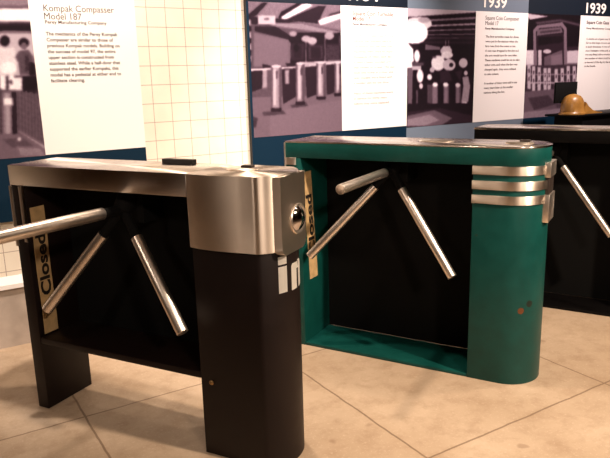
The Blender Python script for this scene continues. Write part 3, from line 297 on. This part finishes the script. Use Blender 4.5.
'D': [(0.62,[(-0.099,0.882),(0.737,0.912),(0.861,-0.145),(-0.029,-0.089)]),(0.12,[(-0.099,0.882),(0.737,0.912),(0.783,0.519),(-0.073,0.52)]),(0.85,[(-0.048,0.79),(0.242,0.772),(0.149,0.759),(0.024,0.741)]),(0.4,[(0.082,0.728),(0.376,0.756),(0.695,0.717),(0.697,0.693),(0.378,0.734),(0.107,0.706)]),(0.62,[(0.064,0.668),(0.107,0.702),(0.403,0.731),(0.462,0.69),(0.502,0.362),(0.464,0.363),(0.427,0.674),(0.393,0.7),(0.132,0.681),(0.099,0.654),(0.128,0.383),(0.092,0.384)]),(0.28,[(0.108,0.625),(0.43,0.643),(0.465,0.347),(0.136,0.353)]),(0.52,[(0.11,0.673),(0.394,0.696),(0.423,0.651),(0.108,0.625)]),(0.35,[(0.146,0.658),(0.383,0.677),(0.385,0.662),(0.147,0.644)]),(0.12,[(0.126,0.617),(0.413,0.628),(0.417,0.581),(0.131,0.55)]),(0.14,[(0.428,0.597),(0.422,0.585),(0.402,0.576),(0.373,0.57),(0.341,0.57),(0.311,0.575),(0.29,0.584),(0.282,0.596),(0.288,0.608),(0.307,0.617),(0.336,0.622),(0.368,0.623),(0.398,0.618),(0.42,0.609)]),(0.9,[(-0.005,0.52),(0.081,0.52),(0.09,0.407),(0.004,0.408)]),(0.85,[(0.134,0.52),(0.175,0.52),(0.186,0.39),(0.145,0.391)]),(0.86,[(0.486,0.52),(0.677,0.527),(0.689,0.416),(0.496,0.418)]),(0.3,[(0.483,0.543),(0.674,0.551),(0.678,0.52),(0.487,0.512)]),(0.85,[(0.292,0.508),(0.288,0.501),(0.274,0.495),(0.254,0.492),(0.232,0.492),(0.211,0.495),(0.197,0.501),(0.191,0.508),(0.196,0.516),(0.209,0.521),(0.229,0.525),(0.251,0.525),(0.272,0.521),(0.286,0.516)]),(0.5,[(0.209,0.467),(0.423,0.52),(0.451,0.363),(0.219,0.351)]),(0.62,[(0.293,0.474),(0.426,0.489),(0.437,0.379),(0.303,0.365)]),(0.35,[(-0.019,0.401),(0.69,0.408),(0.712,0.213),(-0.003,0.188)]),(0.82,[(0.019,0.415),(0.056,0.415),(0.071,0.224),(0.034,0.225)]),(0.3,[(0.035,0.377),(0.046,0.377),(0.049,0.347),(0.037,0.347)]),(0.35,[(0.039,0.317),(0.051,0.316),(0.053,0.286),(0.042,0.286)]),(0.82,[(0.072,0.399),(0.11,0.399),(0.125,0.207),(0.088,0.208)]),(0.3,[(0.088,0.361),(0.1,0.361),(0.102,0.33),(0.091,0.331)]),(0.35,[(0.093,0.3),(0.105,0.3),(0.107,0.269),(0.096,0.269)]),(0.82,[(0.138,0.391),(0.175,0.39),(0.192,0.197),(0.153,0.198)]),(0.3,[(0.154,0.352),(0.166,0.352),(0.168,0.322),(0.156,0.322)]),(0.35,[(0.159,0.291),(0.171,0.291),(0.173,0.26),(0.161,0.26)]),(0.82,[(0.209,0.382),(0.248,0.382),(0.265,0.187),(0.226,0.188)]),(0.3,[(0.226,0.344),(0.238,0.343),(0.241,0.312),(0.229,0.313)]),(0.35,[(0.231,0.281),(0.244,0.281),(0.246,0.25),(0.234,0.25)]),(0.82,[(0.258,0.382),(0.296,0.381),(0.314,0.185),(0.275,0.186)]),(0.3,[(0.274,0.343),(0.287,0.342),(0.289,0.311),(0.277,0.312)]),(0.35,[(0.28,0.28),(0.292,0.28),(0.295,0.249),(0.283,0.249)]),(0.82,[(0.344,0.373),(0.383,0.372),(0.402,0.174),(0.362,0.175)]),(0.3,[(0.361,0.333),(0.373,0.333),(0.376,0.302),(0.364,0.302)]),(0.35,[(0.367,0.27),(0.379,0.27),(0.382,0.238),(0.37,0.239)]),(0.82,[(0.417,0.379),(0.457,0.379),(0.477,0.18),(0.437,0.181)]),(0.3,[(0.435,0.34),(0.447,0.34),(0.451,0.308),(0.438,0.308)]),(0.35,[(0.441,0.276),(0.454,0.276),(0.457,0.244),(0.444,0.244)]),(0.82,[(0.491,0.394),(0.532,0.394),(0.552,0.193),(0.511,0.195)]),(0.3,[(0.509,0.354),(0.522,0.354),(0.525,0.322),(0.512,0.322)]),(0.35,[(0.516,0.291),(0.528,0.29),(0.532,0.258),(0.519,0.258)]),(0.82,[(0.567,0.393),(0.609,0.393),(0.63,0.191),(0.589,0.192)]),(0.3,[(0.586,0.353),(0.599,0.353),(0.602,0.321),(0.589,0.321)]),(0.35,[(0.593,0.289),(0.606,0.288),(0.609,0.256),(0.596,0.256)]),(0.82,[(0.632,0.392),(0.674,0.392),(0.696,0.189),(0.654,0.19)]),(0.3,[(0.651,0.352),(0.664,0.352),(0.667,0.319),(0.654,0.32)]),(0.35,[(0.658,0.287),(0.671,0.287),(0.675,0.254),(0.661,0.255)]),(0.8,[(0.025,0.279),(0.707,0.262),(0.708,0.25),(0.026,0.267)]),(0.75,[(0.02,0.34),(0.699,0.327),(0.7,0.319),(0.021,0.332)]),(0.5,[(-0.05,0.205),(0.818,0.226),(0.861,-0.145),(-0.029,-0.089)]),(0.38,[(0.046,0.156),(0.284,0.17),(0.39,0.095),(0.124,0.059)]),(0.42,[(0.332,0.177),(0.623,0.183),(0.681,0.016),(0.421,0.029)]),(0.66,[(-0.039,0.051),(0.836,0.067),(0.856,-0.102),(-0.032,-0.05)])],
}

def raster(art, w, h, nx, ny):
    ss = 2
    gx, gz = np.meshgrid(np.linspace(0, w, nx*ss), np.linspace(0, h, ny*ss))
    img = np.full(gx.shape, .5)
    for v, pts in art:
        p = np.array(pts); x0, z0 = p.min(0); x1, z1 = p.max(0)
        ix = np.searchsorted(gx[0], [x0-1e-6, x1+1e-6]); iz = np.searchsorted(gz[:, 0], [z0-1e-6, z1+1e-6])
        if ix[0] >= ix[1] or iz[0] >= iz[1]: continue
        X = gx[iz[0]:iz[1], ix[0]:ix[1]]; Z = gz[iz[0]:iz[1], ix[0]:ix[1]]
        ins = np.zeros(X.shape, bool)
        for (ax, az), (bx, bz) in zip(pts, pts[1:]+pts[:1]):
            if az == bz: continue
            c = ((az > Z) != (bz > Z)) & (X < (bx-ax)*(Z-az)/(bz-az)+ax)
            ins ^= c
        img[iz[0]:iz[1], ix[0]:ix[1]][ins] = v
    img = img.reshape(ny, ss, nx, ss).mean((1, 3))
    p = np.pad(img, 1, mode='edge')
    k = (p[:-2, 1:-1]+p[2:, 1:-1]+p[1:-1, :-2]+p[1:-1, 2:])*.125 + p[1:-1, 1:-1]*.5
    for _ in range(1):
        p = np.pad(k, 1, mode='edge'); k = (p[:-2, 1:-1]+p[2:, 1:-1]+p[1:-1, :-2]+p[1:-1, 2:])*.15 + p[1:-1, 1:-1]*.4
    return k
def photo_print(parent, art, x0, x1, z0, z1, y, gamma):
    """a printed monochrome photograph: one sheet whose tone is stored per vertex"""
    w, h = x1-x0, z1-z0; nx, ny = int(w/.0055), int(h/.0055)
    im = raster(art, w, h, nx, ny)**gamma
    vs = [(x0+w*i/(nx-1), y, z0+h*j/(ny-1)) for j in range(ny) for i in range(nx)]
    fs = [(j*nx+i, j*nx+i+1, (j+1)*nx+i+1, (j+1)*nx+i) for j in range(ny-1) for i in range(nx-1)]
    me = bpy.data.meshes.new('photo_print'); me.from_pydata(vs, [], fs); me.materials.append(PRINT)
    a = me.color_attributes.new('tone', 'FLOAT_COLOR', 'POINT')
    c = np.ones((nx*ny, 4), np.float32); c[:, :3] = im.reshape(-1, 1); a.data.foreach_set('color', c.ravel())
    o = bpy.data.objects.new('photo_print', me); COL.objects.link(o); o.parent = parent
    return o
YF = YW-.03                                            # front face of the panels
FACE = Matrix(((1, 0, 0, 0), (0, 0, -1, 0), (0, 1, 0, 0), (0, 0, 0, 1)))      # writing plane -> wall plane
def wall_text(name, parent, lines, x, z, size, line_h, width=None, bold=0., mat=None, hz=None):
    bm = text_bm(lines, size, line_h, bold)
    if width: fit_width(bm, width)
    if hz: fit_height(bm, 0, hz)
    place(bm, Matrix.Translation((x, YF-.0025-parent.location.y, z)) @ FACE)
    return obj(name, bm, mat or TEXT, parent)
def panel(label, x0, x1, face, top, photo, card, band_z):
    """a board on the wall: backing with its edge shade put into the colour, coloured bands, a photograph and a white text card"""
    t = thing('exhibit_panel', label, 'display panel', (0, 0, 0), 0, 'history panels along the tiled wall')
    bm = bmesh.new(); box(bm, x0, x1, YF, YW-.0005, .656, 2.06)
    bm.faces.ensure_lookup_table()
    o = obj('backing_board', bm, [EDGE, face], t)
    for p in o.data.polygons: p.material_index = 1 if abs(p.center.y-YF) < .001 else 0
    if top: P('header_band', (x0, x1, YF-.001, YF, band_z, 2.06), top, t, b=0)
    P('text_card', (card[0], card[1], YF-.002, YF, card[2], card[3]), CARD, t, b=0)
    photo_print(t, ART[photo], *{'A': (-.35, .611, .972, 1.95), 'B': (1.800, 2.445, .98, 1.757), 'C': (2.99, 3.628, .967, 1.757), 'D': (4.185, 4.815, .967, 1.757)}[photo], YF-.0015, {'A': .95, 'B': 1.3, 'C': 1.05, 'D': 1.1}[photo])
    return t
T = panel('deep blue panel with a photo of two people and a wide white card', -.45, 1.132, NAVY, None, 'A', (.611, 1.132, .975, 1.95), 0)
wall_text('heading_text', T, ['Kompak Compasser', 'Model 187'], .678, 1.672, .045, .038, .345, 0)
wall_text('subheading_text', T, ['Perey Manufacturing Company'], .679, 1.614, .022, .03, .30, .0003)
BODY = ['The mechanics of the Perey Kompak', 'Compasser are similar to those of', 'previous Kompak models. Building on', 'the success of model 97, the entire', 'upper section is constructed from',
        'stainless steel. While a half-door that', 'supported the earlier Kompaks, this', 'model has a pedestal at either end to', 'facilitate cleaning.']
wall_text('body_text', T, BODY, .676, 1.558, .0235, .0282, .36, .0004)
T = panel('dark blue panel with a photo of a turnstile row and a glaring white card', 1.785, 2.99, NAVY, DARKB, 'B', (2.445, 2.99, .98, 1.757), 1.757)
wall_text('year_text', T, ['1934'], 2.505, 1.788, .1, .1, .24, .002, WHITE, .078)
wall_text('heading_text', T, ['Square Coin Turnstile', 'Model 17'], 2.535, 1.700, .04, .033, .33, .0004, RUST)
wall_text('subheading_text', T, ['Perey Manufacturing Company'], 2.535, 1.640, .02, .03, .28, .0004)
BODY2 = ['The first turnstile built for the', 'subway was installed here in', 'the station, and the new coin', 'machines were tried by many', 'thousands of riders each day.', 'It used a heavy wooden arm', 'that turned on a post. The slot', 'took one nickel at a time, and', 'later models were fitted with', 'a smaller slot for the dime.', '', 'Many of these machines were', 'in service for thirty years', 'before they were replaced.']
FAINT = plain('faint_grey_print', (.33, .26, .23), .6)
wall_text('body_text', T, BODY2, 2.54, 1.570, .0215, .033, .34, 0, FAINT)
T = panel('slate grey panel headed 1939 with a dark photo of a crowded station', 2.99, 4.185, SLATE, None, 'C', (3.628, 4.185, .967, 1.757), 0)
wall_text('year_text', T, ['1939'], 3.705, 1.783, .1, .1, .235, .002, WHITE, .082)
wall_text('heading_text', T, ['Square Coin Compasser', 'Model 17'], 3.724, 1.700, .04, .037, .36, 0)
wall_text('subheading_text', T, ['Perey Manufacturing Company'], 3.726, 1.632, .02, .03, .31, .0004)
wall_text('body_text', T, ['The first turnstiles made for dimes', 'were put in the stations when the', 'fare rose from five cents to ten.', 'A coin was dropped in the slot and', 'the arm would turn for one rider.', 'These machines could be set to take', 'either coin, and when the fare was', 'changed again, they were refitted', 'to take tokens.', '', 'A number of them were still in use', 'many years later at the smaller', 'stations along the line.'], 3.733, 1.575, .0215, .0335, .375, .0002)
T = panel('black panel headed 1939 with a photo of an arched gateway and a white card', 4.185, 5.75, NAVY, DARKB, 'D', (4.815, 5.62, .985, 1.757), 1.757)
wall_text('year_text', T, ['1939'], 4.878, 1.775, .1, .1, .262, .002, WHITE, .082)
wall_text('heading_text', T, ['Square Coin Gate Turnstile'], 4.895, 1.694, .035, .04, .46, .0008)
wall_text('subheading_text', T, ['Perey Manufacturing Company'], 4.897, 1.652, .02, .03, .36, .0004)
wall_text('body_text', T, ['A double set of gates was built for the', 'fair so that large crowds could pass', 'in both directions. A row of machines', 'stood beneath a wide arch, and each', 'one was fitted with a counter so that', 'the number of riders could be read', 'at the end of the day by the staff', 'in the booth.'], 4.905, 1.568, .0215, .0312, .44, .0002)

# ------------------------------------------------------------------ turnstiles
def rounded_plate(bm, v0, v1, z0, z1, r, u0, u1):
    pts = []
    for cx, cz, a0 in ((v0+r, z0+r, PI), (v1-r, z0+r, 1.5*PI)):
        pts += [(cx+r*math.cos(a0+PI/2*i/6), cz+r*math.sin(a0+PI/2*i/6)) for i in range(7)]
    pts += [(v1, z1), (v0, z1)]
    A_ = [bm.verts.new((u0, v, z)) for v, z in pts]; B_ = [bm.verts.new((u1, v, z)) for v, z in pts]
    n = len(pts); bm.faces.new(A_[::-1]); bm.faces.new(B_)
    for i in range(n): bm.faces.new((A_[i], A_[(i+1) % n], B_[(i+1) % n], B_[i]))
def tripod(parent, hub, L, rot, back_v, r=.0165, th=.795, L0=None, c0=.105):
    hub = Vector(hub)
    a = Vector((0, -.7071, -.7071)); n = Vector((0, -.7071, .7071)); u = Vector((1, 0, 0))
    bm = bmesh.new(); tube(bm, hub-a*.075, hub+a*.02, .046, .034, 28, .008)
    h = smooth_angle(obj('hub', bm, MATT, parent))
    bm = bmesh.new(); box(bm, hub.x-.07, hub.x+.07, hub.y+.03, back_v, hub.z-.055, hub.z+.075); bev(bm, .006)
    obj('drive_housing', bm, MATT, parent)
    for k in range(3):
        ph = rot + k*2*PI/3
        d = a*math.cos(th) + math.sin(th)*(n*math.cos(ph) + u*math.sin(ph))
        bm = bmesh.new(); tube(bm, hub+d*(c0 if k else .8*c0), hub+d*((L0 or L) if k == 0 else L), r, r, 28, .003)
        arm = smooth_angle(obj('arm', bm, CHROME, parent)); 
        bm = bmesh.new(); tube(bm, hub+d*.01, hub+d*(c0+.01), r*.85, r*.78, 20)
        smooth_angle(obj('arm_socket', bm, MATT, arm))
def coin_slot(parent, u, v, z):
    M = Matrix.Translation((u, v, z))
    bm = bmesh.new(); lathe(bm, [(0, 0), (.058, 0), (.058, .004), (.05, .008), (0, .008)], 32, M @ Matrix.Diagonal((1, .72, 1, 1)))
    pl = smooth_angle(obj('coin_plate', bm, CHROME, parent))
    bm = bmesh.new(); box(bm, u+.002, u+.042, v-.012, v+.012, z+.008, z+.016); bev(bm, .002)
    obj('coin_slot', bm, SLOT, pl)
def bolt(parent, M, r=.009):
    bm = bmesh.new(); lathe(bm, [(0, 0), (r, 0), (r, .003), (r*.6, .006), (0, .007)], 16, M)
    return smooth_angle(obj('bolt', bm, BOLT, parent))
OUT = Matrix.Rotation(PI/2, 4, 'X')     # +Z -> -Y, out of the front face
GT = 'row of museum turnstiles'

# the near turnstile: stainless top on a black frame with an open foot
def near_turnstile():
    W, H, UC, SAG = .250, 1.024, 1.114, .066
    t = thing('turnstile', 'black turnstile with a heavy brushed steel top and open foot, nearest of the row', 'turnstile', (.3326, 2.7348, 0), -1.0179, GT)
    P('top_beam', (0, .849, 0, W, H-.0794, H), STEEL_H, t, b=.004)
    outline = bullnose(.846, UC, -.006, W+.004, SAG+.004, 36, .012, .012)
    bow = [(.858+(UC-.030-.858)*i/14, -.006-.011*math.sin(PI*(i/14)**.8)) for i in range(1, 14)]   # the sheet steel front is slightly bowed
    cap = P('end_housing', outline[:6]+bow+outline[6:], STEEL_V, t, (.774, H+.001), .004)
    P('leg', (.002, .061, .002, W-.002, 0, H-.0794), BLACK, t)
    P('column', bullnose(.853, UC-.002, .004, W-.004, SAG, 36, .010), BLACK, t, (0, .774), .003)
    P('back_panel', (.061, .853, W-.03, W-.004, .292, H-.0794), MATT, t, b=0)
    P('bottom_shelf', (.061, .853, .004, W-.03, .292, .318), BLACK, t)
    P('edge_trim', (-.003, .011, -.003, .05, .70, H-.082), STEEL_V, t, b=.001)
    P('edge_trim', (.049, .063, -.003, .012, .72, H-.082), STEEL_V, t, b=.001)
    # flat plate with a coin bowl on the rounded end
    ue = UC+SAG+.004
    bm = bmesh.new(); rounded_plate(bm, .035, .205, .762, H-.004, .03, UC-.01, ue); bev(bm, .003)
    pl = smooth_angle(obj('coin_return_plate', bm, STEEL_V, t))
    M = Matrix.Translation((ue-.001, .148, .868)) @ Matrix.Rotation(PI/2, 4, 'Y')
    bm = bmesh.new(); lathe(bm, [(.040, 0), (.050, 0), (.052, .003), (.050, .006), (.046, .006), (.040, .002), (.03, .0012), (.0, .001)], 32, M)
    smooth_angle(obj('coin_bowl_rim', bm, CHROME, pl))
    bm = bmesh.new(); lathe(bm, [(.042, .002), (.036, .009), (.024, .016), (.010, .019), (0, .0195)], 32, M)
    obj('coin_bowl', bm, MIRROR, pl, True)
    coin_slot(t, .985, .135, H+.001)
    bm = bmesh.new(); box(bm, .575, .715, W-.028, W-.002, H, H+.014); bev(bm, .003); obj('lid_hinge', bm, DARKMETAL, t)
    bolt(t, Matrix.Translation((.898, .004, .285)) @ OUT)
    tripod(t, (.496, .076, .868), .528, -.029, W-.03, .0215, .809, .60, .13)
    # white lettering wrapped around the rounded column
    h = W/2-.004; R = (h*h+SAG*SAG)/(2*SAG); c = UC-.002+SAG-R
    bm = bmesh.new()
    def stroke(rows):                   # rows of (arc from, arc to, height)
        prev = None
        for a0, a1, z in rows:
            cur = [bm.verts.new((c+(R+.0009)*math.cos((a0+(a1-a0)*k/4)/R), W/2+(R+.0009)*math.sin((a0+(a1-a0)*k/4)/R), z)) for k in range(5)]
            if prev:
                for k in range(4): bm.faces.new((prev[k], prev[k+1], cur[k+1], cur[k]))
            prev = cur
    stroke([(-.079, -.044, .632), (-.079, -.044, .722)])
    stroke([(-.079, -.044, .729), (-.079, -.044, .756)])
    stroke([(-.022, .012, .630), (-.022, .012, .714), (-.016, .012, .722)])
    stroke([(.012, .028, .698), (.012, .022, .722)])
    stroke([(.028, .062, .630), (.028, .062, .708), (.028, .052, .720), (.022, .040, .726)])
    bmesh.ops.solidify(bm, geom=bm.faces[:], thickness=.0006)
    obj('lettering', bm, WHITE, t)
    return t
near_turnstile()

# the middle turnstile: teal enamel, three chrome bands round the column
def teal_turnstile():
    W, H, UC = .302, 1.0301, 1.040
    t = thing('turnstile', 'teal green turnstile with three chrome bands around its rounded end', 'turnstile', (1.5543, 2.7009, 0), -1.0654, GT)
    P('top_plate', dshape(0, UC, 0, W, 36), STEEL_H, t, (H-.007, H), .002)
    P('top_box', dshape(.002, UC-.001, .001, W-.001, 36), GREEN, t, (.952, H-.007), .002)
    P('end_panel', (.002, .0836, .002, W-.002, 0, .952), GREEN, t)
    P('column', dshape(.908, UC, .002, W-.002, 36), GREEN, t, (0, .952), .003)
    for z0, z1 in ((.914, .950), (.852, .889), (.793, .829)):
        P('chrome_band', dshape(.905, UC, -.004, W+.004, 36), STEEL_V, t, (z0, z1), .0015)
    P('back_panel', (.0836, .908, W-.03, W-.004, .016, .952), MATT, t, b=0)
    P('base_plate', (.0836, .908, .004, W-.03, 0, .016), GREEN, t)
    P('edge_trim', (-.003, .004, -.003, .02, .905, H-.008), STEEL_V, t, b=.001)
    P('edge_trim', (.004, .06, -.003, .006, .918, .952), STEEL_V, t, b=.001)
    ue = UC+.151+.010
    for z0, z1 in ((.900, .962), (.712, .828)):
        P('coin_return_plate', (ue-.03, ue, .09, .22, z0, z1), CHROME, t, b=.003)
    P('coin_return_slot', (ue-.04, ue-.006, .10, .21, .828, .900), SLOT, t, b=.002)
    coin_slot(t, 1.060, .150, H)
    bm = bmesh.new(); lathe(bm, [(0, 0), (.05, 0), (.05, .003), (.043, .007), (0, .007)], 32, Matrix.Translation((.70, .15, H)) @ Matrix.Diagonal((1.6, .8, 1, 1)))
    smooth_angle(obj('service_cover', bm, CHROME, t))
    tripod(t, (.498, .114, .896), .566, .045, W-.03, .0205, .791)
teal_turnstile()

# the far turnstile: plain black, partly behind the teal one
def far_turnstile():
    W, H, UC = .27, 1.0194, 1.05
    t = thing('turnstile', 'plain black turnstile with a thin steel top, behind the teal turnstile', 'turnstile', (2.7971, 2.6792, 0), -1.0862, GT)
    P('top_plate', dshape(0, UC, 0, W, 36), STEEL_H, t, (H-.010, H), .002)
    P('top_box', dshape(.002, UC-.001, .001, W-.001, 36), JET, t, (.945, H-.010), .002)
    P('end_panel', (.002, .075, .002, W-.002, 0, .945), JET, t)
    P('column', dshape(.90, UC, .002, W-.002, 36), JET, t, (0, .945), .003)
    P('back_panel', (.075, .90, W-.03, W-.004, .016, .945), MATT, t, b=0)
    P('base_plate', (.075, .90, .004, W-.03, 0, .016), JET, t)
    tripod(t, (.42, .10, .885), .56, .02, W-.03, .0190, .795)
far_turnstile()

# card strips reading Closed on the inner face of the two end uprights
def closed_sign(label, loc, rz, u, v0, v1, z0, z1, lean, tz, th, tw):
    t = thing('closed_sign', label, 'sign', loc, rz, 'closed strips on the turnstiles')
    bm = bmesh.new(); n = 8
    rows = []
    for i in range(n+1):
        f = i/n; z = z0+(z1-z0)*f; d = lean*(1-f); w = .0015*math.sin(f*9)
        rows.append([bm.verts.new((u+dx, v+d+w, z)) for dx in (.0008, .0028) for v in (v0, v1)])
    for a, b in zip(rows, rows[1:]):
        bm.faces.new((a[2], a[3], b[3], b[2])); bm.faces.new((a[1], a[0], b[0], b[1]))
        bm.faces.new((a[0], a[2], b[2], b[0])); bm.faces.new((a[3], a[1], b[1], b[3]))
    a = rows[0]; bm.faces.new((a[0], a[1], a[3], a[2])); a = rows[-1]; bm.faces.new((a[2], a[3], a[1], a[0]))
    obj('card_strip', bm, SIGN, t)
    bm = text_bm(['Closed'], .08, .1, .0026, .0006)
    fit_width(bm, tw); fit_height(bm, 0, th)
    # reads upward: writing x -> +z, writing y -> -v, out of the face along +u
    zc = tz+tw/2; sl = lean*(z1-zc)/(z1-z0)
    for v in bm.verts:
        x, y, z = v.co; zz = tz+x
        v.co = Vector((u+.0030+z, v1-.010+lean*(z1-zz)/(z1-z0)-y, zz))
    obj('lettering', bm, INK, t)
closed_sign('tan strip reading Closed on the black turnstile with the steel top', (.3326, 2.7348, 0), -1.0179, .061, .027, .096, .325, .852, .0, .485, .052, .255)
closed_sign('tan strip reading Closed on the teal turnstile', (1.5543, 2.7009, 0), -1.0654, .0836, .016, .096, .331, .880, .05, .450, .060, .315)

# dark cabinet behind the far turnstile and the domed wooden fare box standing on it
t = thing('cabinet', 'low black cabinet under the domed wooden box, behind the far black turnstile', 'cabinet', (4.75, 3.20, 0))
P('body', (-.40, .95, -.12, .13, 0, .985), JET, t)
P('counter_top', (-.49, .97, -.14, .15, .985, 1.0), JET, t)
t = thing('fare_box', 'tan domed wooden box with a black back board, standing on the low black cabinet', 'fare box', (4.345, 3.17, 1.0))
bm = bmesh.new()
M0 = Matrix()
prof = [(0, .0), (.108, .0), (.110, .008), (.104, .016), (.098, .020), (.097, .055), (.093, .085), (.082, .114), (.063, .135), (.034, .149), (0, .153)]
lathe(bm, prof, 32, Matrix.Diagonal((1, .8, 1, 1)))
smooth_angle(obj('dome', bm, BRASS, t), 50)
bm = bmesh.new()
pts = [(.07, .0), (.30, .0), (.30, .006), (.24, .012), (.18, .026), (.13, .055), (.09, .09)]
A_ = [bm.verts.new((x, -.05, z)) for x, z in pts]; B_ = [bm.verts.new((x, .05, z)) for x, z in pts]
bm.faces.new(A_); bm.faces.new(B_[::-1])
for i in range(len(pts)): bm.faces.new((A_[i], A_[(i+1) % len(pts)], B_[(i+1) % len(pts)], B_[i]))
smooth_angle(obj('foot', bm, BRASS, t))
P('back_board', (-.120, .135, .066, .082, .085, .240), MATT, t)

# ------------------------------------------------------------------ light
def spot(name, loc, target, power, size=70, blend=.6, radius=.06, col=(1, .84, .68)):
    l = bpy.data.lights.new(name, 'SPOT'); l.energy = power; l.spot_size = math.radians(size); l.spot_blend = blend
    l.shadow_soft_size = radius; l.color = col
    o = bpy.data.objects.new(name, l); COL.objects.link(o); o.location = loc
    o.rotation_euler = (Vector(target)-Vector(loc)).to_track_quat('-Z', 'Y').to_euler()
    return o
spot('wall_spotlight', (.8, 2.1, 2.9), (.85, YW, 1.1), 310, 80, .8, .06, (1, .86, .74))
spot('wall_spotlight', (2.5, 2.2, 2.9), (2.45, YW, 1.4), 450, 60, .8, .06, (1, .88, .82))
spot('wall_spotlight', (4.6, 1.9, 2.9), (4.5, YW, 1.3), 350, 75, .9, .06, (1, .82, .78))
spot('aisle_spotlight', (2.5, -.5, 2.9), (2.1, 1.9, .3), 680, 62, .8, .08, (1, .80, .62))
spot('aisle_spotlight', (1.2, 2.55, 2.9), (.9, 2.2, 0), 130, 85, .9, .05, (1, .80, .62))
spot('aisle_spotlight', (3.0, 1.4, 2.95), (2.6, 1.3, 0), 110, 100, .9, .08, (1, .82, .66))
spot('unseen_hall_spot', (.3, -2.6, 2.9), (1.4, 2.2, .7), 340, 70, .8, .15, (1, .80, .64))
spot('unseen_hall_spot', (-2.2, 1.0, 2.9), (.6, 2.1, .8), 90, 50, .9, .15, (1, .80, .64))  # added lamp, unseen: puts a soft streak on the steel housing front
w = bpy.data.worlds.new('world'); sc.world = w; w.use_nodes = True
w.node_tree.nodes['Background'].inputs[0].default_value = (.30, .22, .16, 1); w.node_tree.nodes['Background'].inputs[1].default_value = .05

# ------------------------------------------------------------------ camera
cd = bpy.data.cameras.new('camera'); co = bpy.data.objects.new('camera', cd); COL.objects.link(co)
Fw = Vector((0.5091926934491735, 0.8303121314807955, -0.2265051108778658)); Rt = Vector((0.8490086348116566, -0.5277407556104907, -0.02596214326505817)); Up = Rt.cross(Fw)
co.matrix_world = Matrix(((Rt.x, Up.x, -Fw.x, 0), (Rt.y, Up.y, -Fw.y, 0), (Rt.z, Up.z, -Fw.z, 1.32), (0, 0, 0, 1)))
cd.sensor_width = 36; cd.lens = 648.407/610*36; cd.clip_start = .02
sc.camera = co
vs = sc.view_settings
vs.view_transform = 'Standard'; vs.look = 'None'; vs.gamma = 1; vs.use_curve_mapping = False; vs.exposure = 0
